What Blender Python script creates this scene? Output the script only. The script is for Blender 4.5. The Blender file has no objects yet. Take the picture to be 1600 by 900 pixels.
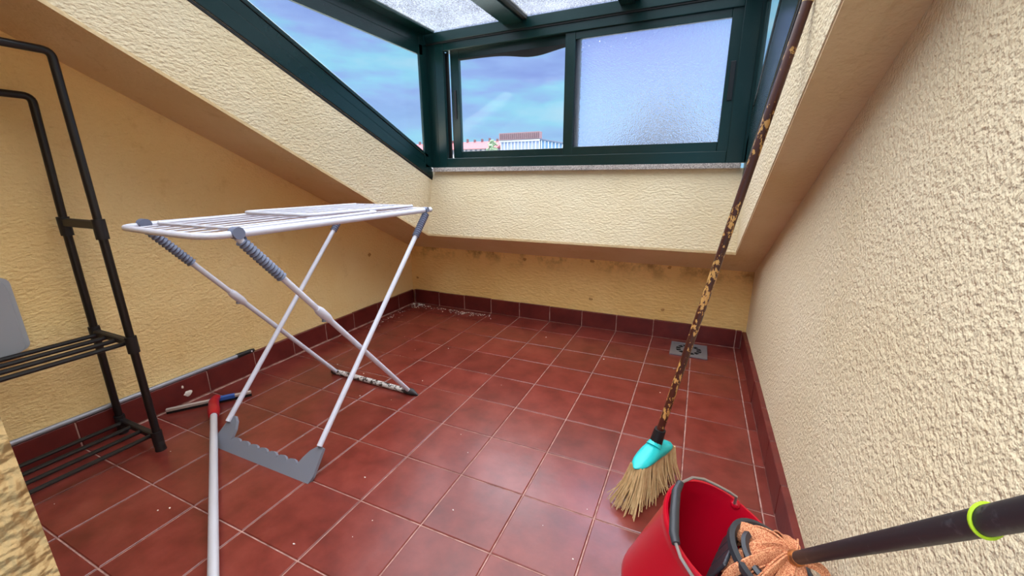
import bpy, bmesh, math, random
from mathutils import Vector, Matrix, noise as mnoise

# ------------------------------------------------------------------ camera, sky, sun, exposure
# The floor tiles are 25 cm; the whole scene is laid out in tile units (U) and scaled to metres on build.
U = 0.25
sc = bpy.context.scene
COL = sc.collection

cam_data = bpy.data.cameras.new('camera')
cam_data.sensor_width = 36.0
cam_data.lens = 638.733 / 1600 * 36.0
cam_data.clip_start = 0.02
cam_data.clip_end = 2000
cam = bpy.data.objects.new('camera', cam_data)
COL.objects.link(cam)
YAW, PIT, ROL = -0.4261, -0.2665, -0.0057
_f = Vector((math.sin(YAW) * math.cos(PIT), math.cos(YAW) * math.cos(PIT), math.sin(PIT)))
_r0 = Vector((math.cos(YAW), -math.sin(YAW), 0))
_u0 = _r0.cross(_f)
_r = _r0 * math.cos(ROL) + _u0 * math.sin(ROL)
_u = _u0 * math.cos(ROL) - _r0 * math.sin(ROL)
CAM_U = Vector((-1.1633, -7.3789, 4.2898))
m = Matrix.Identity(4)
for i in range(3):
    m[i][0], m[i][1], m[i][2], m[i][3] = _r[i], _u[i], -_f[i], CAM_U[i] * U
cam.matrix_world = m
sc.camera = cam

sc.view_settings.view_transform = 'Standard'
sc.view_settings.look = 'None'
sc.view_settings.gamma = 1.0
sc.view_settings.use_curve_mapping = False
sc.view_settings.exposure = 0.12
sc.cycles.use_denoising = True
sc.cycles.max_bounces = 14
sc.cycles.diffuse_bounces = 8
sc.cycles.transmission_bounces = 10
sc.cycles.transparent_max_bounces = 16

SKY_GAIN = 0.89
ZENITH_GAIN = 5.0
world = bpy.data.worlds.new('overcast_sky')
sc.world = world
world.use_nodes = True
nt = world.node_tree
nt.nodes.clear()
def wn(t, **k):
    n = nt.nodes.new(t)
    for a, b in k.items():
        setattr(n, a, b)
    return n
w_out = wn('ShaderNodeOutputWorld')
w_bg = wn('ShaderNodeBackground')
w_tc = wn('ShaderNodeTexCoord')
w_map = wn('ShaderNodeMapping')
w_map.inputs['Scale'].default_value = (1.6, 1.6, 6.5)
w_map.inputs['Location'].default_value = (0.35, 0.1, 0.22)
w_noise = wn('ShaderNodeTexNoise')
w_noise.inputs['Scale'].default_value = 1.5
w_noise.inputs['Detail'].default_value = 6
w_noise.inputs['Roughness'].default_value = 0.55
w_ramp = wn('ShaderNodeValToRGB')
cr = w_ramp.color_ramp
cr.elements[0].position = 0.36; cr.elements[0].color = (0.23, 0.34, 0.78, 1)
cr.elements[1].position = 0.47; cr.elements[1].color = (0.30, 0.46, 0.88, 1)
e = cr.elements.new(0.56); e.color = (0.30, 0.70, 0.92, 1)
e = cr.elements.new(0.70); e.color = (0.52, 0.78, 0.94, 1)
w_sep = wn('ShaderNodeSeparateXYZ')
w_hz = wn('ShaderNodeMapRange'); w_hz.inputs[1].default_value = 0.0; w_hz.inputs[2].default_value = 0.20
w_hz.inputs[3].default_value = 0.65; w_hz.inputs[4].default_value = 0.0
w_mixh = wn('ShaderNodeMixRGB'); w_mixh.inputs[2].default_value = (0.36, 0.76, 0.93, 1)
w_zn = wn('ShaderNodeMapRange'); w_zn.inputs[1].default_value = 0.35; w_zn.inputs[2].default_value = 1.0
w_zn.inputs[3].default_value = 0.0; w_zn.inputs[4].default_value = 0.9
w_mixz = wn('ShaderNodeMixRGB'); w_mixz.inputs[2].default_value = (0.80, 0.82, 0.88, 1)
# zenith brightened beyond a plain overcast gradient, extra sky light added for the room
w_gr = wn('ShaderNodeMapRange'); w_gr.inputs[1].default_value = 0.40; w_gr.inputs[2].default_value = 1.0
w_gr.inputs[3].default_value = 1.0; w_gr.inputs[4].default_value = ZENITH_GAIN
w_mul = wn('ShaderNodeMath', operation='MULTIPLY'); w_mul.inputs[1].default_value = SKY_GAIN
L = nt.links.new
L(w_tc.outputs['Generated'], w_map.inputs[0]); L(w_map.outputs[0], w_noise.inputs['Vector'])
L(w_noise.outputs['Fac'], w_ramp.inputs[0]); L(w_tc.outputs['Generated'], w_sep.inputs[0])
L(w_sep.outputs['Z'], w_hz.inputs[0]); L(w_hz.outputs[0], w_mixh.inputs[0]); L(w_ramp.outputs[0], w_mixh.inputs[1])
L(w_sep.outputs['Z'], w_zn.inputs[0]); L(w_zn.outputs[0], w_mixz.inputs[0]); L(w_mixh.outputs[0], w_mixz.inputs[1])
L(w_sep.outputs['Z'], w_gr.inputs[0]); L(w_gr.outputs[0], w_mul.inputs[0])
L(w_mixz.outputs[0], w_bg.inputs['Color']); L(w_mul.outputs[0], w_bg.inputs['Strength'])
L(w_bg.outputs[0], w_out.inputs[0])

# veiled sun behind the cloud cover: a very soft, wide source
sun_data = bpy.data.lights.new('veiled_sun', 'SUN')
sun_data.energy = 15.0
sun_data.angle = math.radians(118)
sun_data.color = (0.95, 0.97, 1.0)
sun = bpy.data.objects.new('veiled_sun', sun_data)
COL.objects.link(sun)
SUN_FROM = Vector((-0.18, 0.10, 1.0))
sun.rotation_euler = SUN_FROM.to_track_quat('Z', 'Y').to_euler()
sun.location = (0, 0, 8)

# ------------------------------------------------------------------ material helpers
def hexlin(r, g, b):
    f = lambda c: (c / 255 / 12.92) if c / 255 <= 0.04045 else ((c / 255 + 0.055) / 1.055) ** 2.4
    return (f(r), f(g), f(b), 1)

class Mat:
    def __init__(s, name, color=(.5, .5, .5, 1), rough=.5, metal=0.0, spec=.5):
        s.m = bpy.data.materials.new(name); s.m.use_nodes = True
        s.t = s.m.node_tree; s.b = s.t.nodes['Principled BSDF']
        s.b.inputs['Base Color'].default_value = color
        s.b.inputs['Roughness'].default_value = rough
        s.b.inputs['Metallic'].default_value = metal
        s.b.inputs['Specular IOR Level'].default_value = spec
        s._pos = None
    def n(s, t, **k):
        n = s.t.nodes.new(t)
        for a, b in k.items(): setattr(n, a, b)
        return n
    def l(s, a, b): s.t.links.new(a, b)
    def pos(s):
        if s._pos is None: s._pos = s.n('ShaderNodeNewGeometry').outputs['Position']
        return s._pos
    def noise(s, scale, detail=4, rough=.55, stretch=None, obj=False):
        n = s.n('ShaderNodeTexNoise')
        n.inputs['Scale'].default_value = scale; n.inputs['Detail'].default_value = detail
        n.inputs['Roughness'].default_value = rough
        v = s.n('ShaderNodeTexCoord').outputs['Object'] if obj else s.pos()
        if stretch:
            mp = s.n('ShaderNodeMapping'); mp.inputs['Scale'].default_value = stretch
            s.l(v, mp.inputs[0]); v = mp.outputs[0]
        s.l(v, n.inputs['Vector'])
        return n.outputs['Fac']
    def ramp(s, fac, *stops):
        r = s.n('ShaderNodeValToRGB'); e = r.color_ramp.elements
        e[0].position, e[0].color = stops[0]; e[1].position, e[1].color = stops[-1]
        for p, c in stops[1:-1]:
            x = e.new(p); x.color = c
        s.l(fac, r.inputs[0]); return r.outputs[0]
    def maprange(s, v, a, b, c, d):
        n = s.n('ShaderNodeMapRange')
        for i, x in enumerate((a, b, c, d)): n.inputs[i + 1].default_value = x
        s.l(v, n.inputs[0]); return n.outputs[0]
    def math(s, op, a, b):
        n = s.n('ShaderNodeMath', operation=op)
        for i, x in enumerate((a, b)):
            if isinstance(x, (int, float)): n.inputs[i].default_value = x
            else: s.l(x, n.inputs[i])
        return n.outputs[0]
    def mix(s, fac, a, b, mode='MIX'):
        n = s.n('ShaderNodeMixRGB', blend_type=mode)
        for i, x in enumerate((fac, a, b)):
            if isinstance(x, (int, float)): n.inputs[i].default_value = x
            elif isinstance(x, tuple): n.inputs[i].default_value = x
            else: s.l(x, n.inputs[i])
        return n.outputs[0]
    def color(s, x): s.l(x, s.b.inputs['Base Color'])
    def rough(s, x): s.l(x, s.b.inputs['Roughness'])
    def bump(s, h, dist, strength=1.0):
        b = s.n('ShaderNodeBump'); b.inputs['Distance'].default_value = dist
        b.inputs['Strength'].default_value = strength
        s.l(h, b.inputs['Height']); s.l(b.outputs[0], s.b.inputs['Normal'])

def stucco(name, c1, c2, scale, dist, stretch, dirt=None, stain=None):
    M = Mat(name, c1, .92, 0, .2)
    big = M.noise(2.2, 4)
    col = M.mix(M.maprange(big, .3, .7, 0, 1), c1, c2)
    grain = M.noise(scale, 2.2, .5, stretch)
    fine = M.noise(scale * 3.2, 3, .6)
    if dirt:
        d = M.maprange(M.noise(11, 6, .7), .58, .78, 0, .35)
        col = M.mix(d, col, dirt)
    if stain:                                  # damp stains: a mask of their own
        z0, z1, sc_, strg = stain
        sp = M.n('ShaderNodeSeparateXYZ'); M.l(M.pos(), sp.inputs[0])
        band = M.maprange(sp.outputs['Z'], z0, z1, 0, 1)
        nn = M.maprange(M.noise(sc_, 5, .7), .47, .66, 0, strg)
        col = M.mix(M.math('MULTIPLY', band, nn), col, hexlin(120, 84, 48))
    M.color(col)
    hgt = M.math('ADD', M.maprange(grain, .28, .74, 0, 1), M.math('MULTIPLY', fine, .20))
    M.bump(hgt, dist, .85)
    return M.m

C_CREAM_SHADE = hexlin(246, 219, 160); C_CREAM_SHADE2 = hexlin(242, 208, 142)  # cream wall paint, yellowed: shade and warm bounce put into the colour
C_CREAM_LIT = hexlin(226, 209, 178); C_CREAM_LIT2 = hexlin(219, 200, 165)  # same cream paint, made paler to carry the cool sky light
M_WALL = stucco('cream_stucco_shade', C_CREAM_SHADE, C_CREAM_SHADE2, 84, .0035, (1, .75, 1.3), hexlin(205, 160, 95))
M_BACK = stucco('cream_stucco_shade_stained', hexlin(244, 208, 140), hexlin(236, 194, 122), 46, .005, (.6, 1, 1.4), hexlin(196, 148, 84), (.38, .53, 9, .9))  # yellower base holds painted shade; the damp stains are separate
M_REVEAL = stucco('cream_reveal_stucco_lit', hexlin(228, 214, 184), hexlin(222, 204, 168), 78, .0042, (.7, .7, 1.3))  # direct sky light put into the paler colour of the reveals
M_RIGHT = stucco('cream_stucco_lit', C_CREAM_LIT, C_CREAM_LIT2, 120, .0052, (1, 1, .85))  # right wall: sky light painted in as a paler tint of the cream
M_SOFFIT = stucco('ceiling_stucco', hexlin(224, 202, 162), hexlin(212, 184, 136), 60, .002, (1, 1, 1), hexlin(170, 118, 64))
M_JAMB = stucco('coarse_stucco', hexlin(188, 156, 108), hexlin(168, 134, 86), 46, .014, (1, 1, 1), hexlin(180, 136, 76))

def tile_material(name, base, dark, light, rough0):
    M = Mat(name, base, rough0, 0, .6)
    oi = M.n('ShaderNodeObjectInfo')
    cloud = M.noise(9, 5, .6)
    col = M.ramp(cloud, (.30, dark), (.5, base), (.72, light))
    rnd = M.maprange(oi.outputs['Random'], 0, 1, .90, 1.10)
    hv = M.n('ShaderNodeHueSaturation'); M.l(col, hv.inputs['Color']); M.l(rnd, hv.inputs['Value'])
    M.color(hv.outputs[0])
    M.bump(M.math('ADD', M.noise(16, 3, .5), M.math('MULTIPLY', M.noise(90, 3, .6), .06)), .003, .3)
    return M.m
M_TILE = tile_material('terracotta_tile', hexlin(114, 45, 37), hexlin(94, 34, 27), hexlin(128, 57, 48), .28)
M_SKIRT = tile_material('skirting_tile', hexlin(98, 28, 24), hexlin(82, 20, 18), hexlin(110, 36, 30), .42)
Mg = Mat('pale_grout', hexlin(196, 150, 138), .95)
Mg.color(Mg.ramp(Mg.noise(30, 5), (.3, hexlin(130, 92, 84)), (.65, hexlin(190, 150, 138)))); M_GROUT = Mg.m

Ma = Mat('green_lacquered_aluminium', hexlin(16, 50, 50), .26, 0, .5)
Ma.color(Ma.mix(Ma.maprange(Ma.noise(26, 6, .7), .55, .8, 0, .35), hexlin(8, 42, 42), hexlin(34, 56, 58))); M_GREEN = Ma.m
M_SEAL = Mat('black_rubber_seal', hexlin(14, 15, 16), .7).m
M_LATCH = Mat('dark_latch', hexlin(22, 22, 26), .4).m

def granite():
    M = Mat('speckled_granite', (.5, .5, .5, 1), .5)
    M.color(M.ramp(M.noise(260, 3, .7), (.36, hexlin(88, 82, 82)), (.5, hexlin(176, 168, 164)), (.62, hexlin(222, 216, 212))))
    return M.m
M_GRANITE = granite()

def clear_glass():
    M = Mat('clear_glass'); t = M.t
    out = t.nodes['Material Output']
    tr = M.n('ShaderNodeBsdfTransparent'); tr.inputs[0].default_value = (.97, .985, 1, 1)
    gl = M.n('ShaderNodeBsdfGlossy'); gl.inputs['Roughness'].default_value = .02
    df = M.n('ShaderNodeBsdfTranslucent'); df.inputs[0].default_value = (.7, .75, .8, 1)
    lw = M.n('ShaderNodeLayerWeight')
    fr = M.math('ADD', .015, M.math('MULTIPLY', M.math('POWER', lw.outputs['Facing'], 5.0), .20))
    mx = M.n('ShaderNodeMixShader'); M.l(fr, mx.inputs[0]); M.l(tr.outputs[0], mx.inputs[1]); M.l(gl.outputs[0], mx.inputs[2])
    mx2 = M.n('ShaderNodeMixShader')
    dirt = M.maprange(M.noise(140, 3, .6), .70, .76, .015, .30)
    M.l(dirt, mx2.inputs[0]); M.l(mx.outputs[0], mx2.inputs[1]); M.l(df.outputs[0], mx2.inputs[2])
    M.l(mx2.outputs[0], out.inputs[0]); return M.m
M_GLASS = clear_glass()

def frosted_glass():
    M = Mat('pebbled_glass'); out = M.t.nodes['Material Output']
    rf = M.n('ShaderNodeBsdfRefraction'); rf.inputs['IOR'].default_value = 1.42; rf.inputs['Roughness'].default_value = .10
    rf.inputs['Color'].default_value = (.90, .90, 1, 1)
    tl = M.n('ShaderNodeBsdfTranslucent'); tl.inputs[0].default_value = (.9, .93, 1, 1)
    v = M.n('ShaderNodeTexVoronoi', feature='SMOOTH_F1'); v.inputs['Scale'].default_value = 170
    M.l(M.pos(), v.inputs['Vector'])
    b = M.n('ShaderNodeBump'); b.inputs['Distance'].default_value = .003; b.inputs['Strength'].default_value = .4
    M.l(v.outputs['Distance'], b.inputs['Height']); M.l(b.outputs[0], rf.inputs['Normal'])
    mx = M.n('ShaderNodeMixShader'); mx.inputs[0].default_value = .08
    M.l(rf.outputs[0], mx.inputs[1]); M.l(tl.outputs[0], mx.inputs[2]); M.l(mx.outputs[0], out.inputs[0]); return M.m
M_FROST = frosted_glass()

def roof_glass():
    M = Mat('dirty_roof_glass'); out = M.t.nodes['Material Output']
    tr = M.n('ShaderNodeBsdfTransparent'); tr.inputs[0].default_value = (.97, .97, .96, 1)
    tl = M.n('ShaderNodeBsdfTranslucent'); tl.inputs[0].default_value = (.9, .9, .88, 1)
    df = M.n('ShaderNodeBsdfDiffuse'); df.inputs[0].default_value = hexlin(70, 72, 80)
    sp = M.maprange(M.noise(110, 4, .72), .42, .60, 0, 1)
    patch = M.maprange(M.noise(5, 4, .6), .35, .7, .40, .80)
    m1 = M.n('ShaderNodeMixShader'); m1.inputs[0].default_value = .10
    M.l(tr.outputs[0], m1.inputs[1]); M.l(tl.outputs[0], m1.inputs[2])
    m2 = M.n('ShaderNodeMixShader'); M.l(M.math('MULTIPLY', sp, patch), m2.inputs[0])
    M.l(m1.outputs[0], m2.inputs[1]); M.l(df.outputs[0], m2.inputs[2]); M.l(m2.outputs[0], out.inputs[0]); return M.m
M_ROOF = roof_glass()

M_BLACKTUBE = Mat('black_coated_tube', hexlin(20, 17, 18), .38).m
M_BLACKPLASTIC = Mat('black_plastic', hexlin(24, 22, 24), .5).m
Mw = Mat('white_coated_steel', hexlin(226, 224, 230), .35)
Mw.color(Mw.mix(Mw.maprange(Mw.noise(55, 5, .7), .64, .78, 0, .5), hexlin(214, 217, 232), hexlin(176, 156, 136))); M_WHITE = Mw.m
M_GREYBLUE = Mat('grey_blue_plastic', hexlin(112, 122, 148), .45).m
M_GREYFOOT = Mat('grey_foot_plastic', hexlin(122, 126, 138), .55).m
Mr = Mat('rusted_white_bar', hexlin(220, 214, 208), .6)
Mr.color(Mr.ramp(Mr.noise(60, 4, .6), (.44, hexlin(48, 32, 24)), (.50, hexlin(206, 200, 196)))); M_RUST = Mr.m
M_DARKTIP = Mat('dark_rubber_tip', hexlin(44, 40, 42), .6).m
Mal = Mat('brushed_aluminium', hexlin(204, 204, 212), .40, .25); M_ALU = Mal.m
M_STEEL = Mat('grey_steel_pole', hexlin(160, 163, 174), .38, .4).m
M_REDPLASTIC = Mat('red_socket_plastic', hexlin(170, 18, 34), .35).m
M_BLUEPLASTIC = Mat('blue_plastic', hexlin(52, 96, 176), .4).m
M_BLADE = Mat('squeegee_blade', hexlin(190, 178, 170), .4, .3).m
M_BOX = Mat('light_grey_box_plastic', hexlin(168, 172, 178), .5).m
M_BOXLID = Mat('grey_box_lid', hexlin(158, 163, 170), .5).m

def broom_pole():
    M = Mat('peeling_brown_paint', hexlin(64, 30, 24), .35)
    a = M.noise(85, 4, .65, (1, 1, .55)); b = M.noise(7, 2, .5)
    mask = M.math('GREATER_THAN', M.math('ADD', a, M.math('MULTIPLY', b, .55)), .855)
    tan = M.mix(M.noise(120, 3), hexlin(214, 168, 92), hexlin(182, 128, 78))
    br = M.mix(M.noise(20, 3), hexlin(84, 38, 24), hexlin(52, 22, 17))
    M.color(M.mix(mask, br, tan)); return M.m
M_BROOM = broom_pole()
M_TURQ = Mat('turquoise_plastic', hexlin(30, 190, 190), .35).m
Mb = Mat('straw_bristle', hexlin(196, 164, 110), .8)
Mb.color(Mb.mix(Mb.noise(60, 3), hexlin(226, 200, 150), hexlin(180, 142, 90))); M_STRAW = Mb.m
M_RED = Mat('red_bucket_plastic', hexlin(176, 4, 32), .30).m
M_DARKGREY = Mat('dark_grey_plastic', hexlin(44, 45, 50), .45).m
M_WIRE = Mat('bail_wire', hexlin(168, 160, 156), .35, .7).m
Mm = Mat('mop_strip_cloth', hexlin(226, 158, 108), .9)
Mm.color(Mm.ramp(Mm.noise(420, 3, .6), (.40, hexlin(160, 84, 54)), (.52, hexlin(206, 138, 96)), (.7, hexlin(220, 166, 124))))
Mm.bump(Mm.noise(300, 2), .002, .6); M_MOP = Mm.m
Mf = Mat('rusty_ferrule', hexlin(150, 84, 36), .6)
Mf.color(Mf.ramp(Mf.noise(70, 4), (.35, hexlin(96, 48, 24)), (.65, hexlin(190, 112, 48)))); M_FERRULE = Mf.m
Mh = Mat('black_coated_handle', hexlin(34, 33, 38), .5)
Mh.color(Mh.mix(Mh.maprange(Mh.noise(40, 5, .7), .58, .74, 0, .4), hexlin(32, 31, 36), hexlin(110, 108, 112))); M_HANDLE = Mh.m
M_BAND = Mat('lime_rubber_band', hexlin(160, 190, 20), .6).m
M_DRAIN = Mat('drain_steel', hexlin(150, 150, 156), .42, .6).m
M_DRAIN_SHADE = Mat('drain_darkness', hexlin(12, 10, 10), .9).m
M_CRUMB = Mat('plaster_crumb', hexlin(226, 216, 206), .9).m
M_FILLER = Mat('wall_filler', hexlin(188, 142, 84), .9).m
M_ROOFRED = Mat('red_roof_tiles', hexlin(180, 78, 80), .9).m
M_FACADE = Mat('pale_facade', hexlin(226, 214, 214), .9).m
M_WINDARK = Mat('far_window', hexlin(120, 120, 140), .3).m
M_RUSTPANEL = Mat('brown_ribbed_panel', hexlin(150, 112, 116), .8).m
M_RUSTDARK = Mat('dark_ribbed_panel', hexlin(104, 72, 78), .8).m
M_FACBLUE = Mat('blue_grey_facade', hexlin(158, 166, 200), .8).m
M_FACWHITE = Mat('white_column', hexlin(226, 226, 236), .8).m
M_HALLGLASS = Mat('blue_hall_glazing', hexlin(112, 150, 190), .4).m
M_LEAF = Mat('dark_leaf', hexlin(66, 84, 92), .8).m
M_LEAF2 = Mat('mid_leaf', hexlin(128, 148, 112), .8).m
M_BARK = Mat('bark', hexlin(70, 54, 44), .9).m
M_LAND = Mat('far_land', hexlin(120, 126, 120), .95).m

# ------------------------------------------------------------------ geometry helpers (tile units in, metres out)
ORG = {}
class MB:
    def __init__(s): s.bm = bmesh.new(); s.smooth = False
    def verts(s, pts): return [s.bm.verts.new(Vector(p)) for p in pts]
    def face(s, vs):
        try: return s.bm.faces.new(vs)
        except ValueError: return None
    def box(s, a, b):
        x0, y0, z0 = (min(a[i], b[i]) for i in range(3)); x1, y1, z1 = (max(a[i], b[i]) for i in range(3))
        return s.hexa([(x0, y0, z0), (x1, y0, z0), (x1, y1, z0), (x0, y1, z0), (x0, y0, z1), (x1, y0, z1), (x1, y1, z1), (x0, y1, z1)])
    def hexa(s, p):
        v = s.verts(p)
        for f in ((3, 2, 1, 0), (4, 5, 6, 7), (0, 1, 5, 4), (1, 2, 6, 5), (2, 3, 7, 6), (3, 0, 4, 7)): s.face([v[i] for i in f])
        return s
    def prism(s, poly, off):
        """closed polygon (3D points) pushed along the vector off"""
        off = Vector(off); a = s.verts(poly); b = s.verts([Vector(p) + off for p in poly]); n = len(poly)
        s.face(a[::-1]); s.face(b)
        for i in range(n): s.face([a[i], a[(i + 1) % n], b[(i + 1) % n], b[i]])
        return s
    def tube(s, pts, r, n=10, closed=False, cap=True, flat=None):
        """tube along points; r number or list; flat=(k) squashes the second axis"""
        P = [Vector(p) for p in pts]; N = len(P)
        R = r if isinstance(r, (list, tuple)) else [r] * N
        rings = []; up = None
        for i in range(N):
            if closed: t = (P[(i + 1) % N] - P[i - 1])
            else: t = P[min(i + 1, N - 1)] - P[max(i - 1, 0)]
            t.normalize()
            if up is None:
                up = Vector((0, 0, 1)) if abs(t.z) < .9 else Vector((1, 0, 0))
            a = up - t * up.dot(t)
            if a.length < 1e-6: a = t.orthogonal()
            a.normalize(); b = t.cross(a); up = a
            k = flat or 1.0
            rings.append(s.verts([P[i] + (a * math.cos(2 * math.pi * j / n) * k + b * math.sin(2 * math.pi * j / n)) * R[i] for j in range(n)]))
        M = N if closed else N - 1
        for i in range(M):
            A, B = rings[i], rings[(i + 1) % N]
            for j in range(n): s.face([A[j], A[(j + 1) % n], B[(j + 1) % n], B[j]])
        if cap and not closed: s.face(rings[0][::-1]); s.face(rings[-1])
        s.smooth = True; return s
    def lathe(s, base, axis, prof, n=28, close=False, rad=None, e1=None):
        """profile [(r,h)...] around axis from base; rad(theta, r, h) may shape the ring"""
        ax = Vector(axis).normalized(); e1 = Vector(e1) if e1 is not None else ax.orthogonal()
        e1 = (e1 - ax * e1.dot(ax)).normalized(); e2 = ax.cross(e1); B = Vector(base); rings = []
        for r, h in prof:
            ring = []
            for j in range(n):
                th = 2 * math.pi * j / n; rr = rad(th, r, h) if rad else r
                ring.append(B + ax * h + (e1 * math.cos(th) + e2 * math.sin(th)) * rr)
            rings.append(s.verts(ring))
        for i in range(len(rings) - 1):
            for j in range(n): s.face([rings[i][j], rings[i][(j + 1) % n], rings[i + 1][(j + 1) % n], rings[i + 1][j]])
        if close:
            for j in range(n): s.face([rings[-1][j], rings[-1][(j + 1) % n], rings[0][(j + 1) % n], rings[0][j]])
        else:
            s.face(rings[0][::-1]); s.face(rings[-1])
        s.smooth = True; return s
    def blob(s, c, r, sub=2, amp=.15, fr=2.0, seed=0):
        ret = bmesh.ops.create_icosphere(s.bm, subdivisions=sub, radius=1.0)
        r = r if isinstance(r, (tuple, list)) else (r, r, r)
        for v in ret['verts']:
            d = v.co.copy(); k = 1 + amp * mnoise.noise(d * fr + Vector((seed, seed * 1.7, 0)))
            v.co = Vector((c[0] + d.x * r[0] * k, c[1] + d.y * r[1] * k, c[2] + d.z * r[2] * k))
        return s
    def bevel(s, w, seg=2):
        s.bm.normal_update()
        ed = [e for e in s.bm.edges if len(e.link_faces) == 2 and e.calc_face_angle(0) > .5]
        bmesh.ops.bevel(s.bm, geom=ed, offset=w, segments=seg, affect='EDGES', profile=.6); return s
    def build(s, name, mat, parent=None, org=None, kind=None, label=None):
        bmesh.ops.recalc_face_normals(s.bm, faces=s.bm.faces)
        if org is None: org = ORG.get(parent.name, Vector((0, 0, 0))) if parent else Vector((0, 0, 0))
        org = Vector(org)
        for v in s.bm.verts: v.co = (v.co - org) * U
        me = bpy.data.meshes.new(name); s.bm.to_mesh(me); s.bm.free()
        me.materials.append(mat)
        if s.smooth:
            for p in me.polygons: p.use_smooth = True
            try: me.set_sharp_from_angle(angle=math.radians(40))
            except Exception: pass
        o = bpy.data.objects.new(name, me); COL.objects.link(o)
        if parent:
            o.parent = parent
            po = ORG.get(parent.name, Vector((0, 0, 0)))
            o.location = (org - po) * U
        else: o.location = org * U
        ORG[o.name] = org
        if kind: o['kind'] = kind
        if label: o['label'] = label
        return o
def thing(name, label, cat, org, group=None):
    o = bpy.data.objects.new(name, None); o.empty_display_size = .05; COL.objects.link(o)
    o.location = Vector(org) * U; ORG[o.name] = Vector(org)
    o['label'] = label; o['category'] = cat
    if group: o['group'] = group
    return o
def struct(name, org=(0, 0, 0)):
    o = bpy.data.objects.new(name, None); o.empty_display_size = .05; COL.objects.link(o)
    o.location = Vector(org) * U; ORG[o.name] = Vector(org); o['kind'] = 'structure'; return o
def box(a, b, bev=0): 
    mb = MB().box(a, b)
    if bev: mb.bevel(bev)
    return mb

# ------------------------------------------------------------------ room shell
XL, XR, YB = -10.12, 0.22, 3.90
YF = -7.0
SL = 0.505
def ceil_z(y): return 2.04 + SL * (3.86 - y)
def top_z(y): return 4.296 + .447 * (2.955 - y)

wl = MB().prism([(XL, 5.0, -.4), (XL, 5.0, ceil_z(5.0) + .2), (XL, -8.0, ceil_z(-8.0) + .2), (XL, -8.0, -.4)], (-.8, 0, 0)).build('wall_left', M_WALL, kind='structure')
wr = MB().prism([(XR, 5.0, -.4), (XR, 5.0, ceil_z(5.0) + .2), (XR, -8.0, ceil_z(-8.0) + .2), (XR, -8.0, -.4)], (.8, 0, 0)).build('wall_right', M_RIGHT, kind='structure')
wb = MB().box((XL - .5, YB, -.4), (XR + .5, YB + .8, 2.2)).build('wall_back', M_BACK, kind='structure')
wf = MB().box((XL - .5, -7.75, -.4), (-3.42, -6.95, 7.6)).build('wall_front', M_JAMB, kind='structure')
for (x, z, r) in ((-5.85, 1.86, .06), (-3.79, 1.965, .06), (-1.73, 1.955, .05), (-3.78, .85, .055), (-1.8, .78, .05), (-9.9, .9, .05), (.08, 1.92, .045)):
    MB().blob((x, YB, z), (r, .016, r * .8), 2, .5, 2.5, x).build('filler_spot', M_FILLER, wb)
MB().blob((XL, 1.94, 2.03), (.016, .06, .05), 2, .5, 2.5, 3).build('filler_spot', M_FILLER, wl)

# sloping ceiling with the skylight opening cut through its thickness
OX0, OX1, OY0, OY1 = -8.47, -.36, -5.6, 2.68
mb = MB()
def zs(y, t): return top_z(y) if t else ceil_z(y)
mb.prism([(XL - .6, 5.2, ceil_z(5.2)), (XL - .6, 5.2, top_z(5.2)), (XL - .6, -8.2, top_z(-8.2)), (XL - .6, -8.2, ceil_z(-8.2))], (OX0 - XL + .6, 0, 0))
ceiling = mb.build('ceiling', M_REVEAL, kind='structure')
mb = MB()
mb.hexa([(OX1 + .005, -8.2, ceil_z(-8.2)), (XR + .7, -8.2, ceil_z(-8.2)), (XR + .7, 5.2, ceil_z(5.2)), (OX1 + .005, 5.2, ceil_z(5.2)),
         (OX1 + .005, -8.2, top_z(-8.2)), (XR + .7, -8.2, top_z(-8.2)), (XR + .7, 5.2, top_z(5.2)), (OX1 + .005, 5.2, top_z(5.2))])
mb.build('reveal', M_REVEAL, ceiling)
mb = MB()
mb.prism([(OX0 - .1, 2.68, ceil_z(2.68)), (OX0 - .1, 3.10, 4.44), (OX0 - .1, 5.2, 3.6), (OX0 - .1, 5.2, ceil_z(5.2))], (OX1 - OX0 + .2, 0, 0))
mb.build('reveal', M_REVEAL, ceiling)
# smooth plaster soffit: thin skin under the slope, with a shallow step round the opening
def sof(name, x0, x1, y0, y1, t0, t1):
    MB().hexa([(x0, y0, ceil_z(y0) - t1), (x1, y0, ceil_z(y0) - t1), (x1, y1, ceil_z(y1) - t1), (x0, y1, ceil_z(y1) - t1),
               (x0, y0, ceil_z(y0) - t0), (x1, y0, ceil_z(y0) - t0), (x1, y1, ceil_z(y1) - t0), (x0, y1, ceil_z(y1) - t0)]).build(name, M_SOFFIT, ceiling)
sof('soffit', XL - .02, OX0 - .45, -8.0, YB + .05, -.02, .012)
sof('soffit', OX1 + .33, XR + .02, -8.0, YB + .05, -.02, .012)
sof('soffit', OX0 - .45, OX1 + .33, OY1 + .40, YB + .05, -.02, .012)
sof('soffit_band', OX0 - .45, OX0 + .005, -8.0, OY1 + .40, -.02, .035)
sof('soffit_band', OX1 + .018, OX1 + .33, -8.0, OY1 + .40, -.02, .035)
sof('soffit_band', OX0 + .005, OX1 + .018, OY1 - .005, OY1 + .40, -.02, .035)

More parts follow.
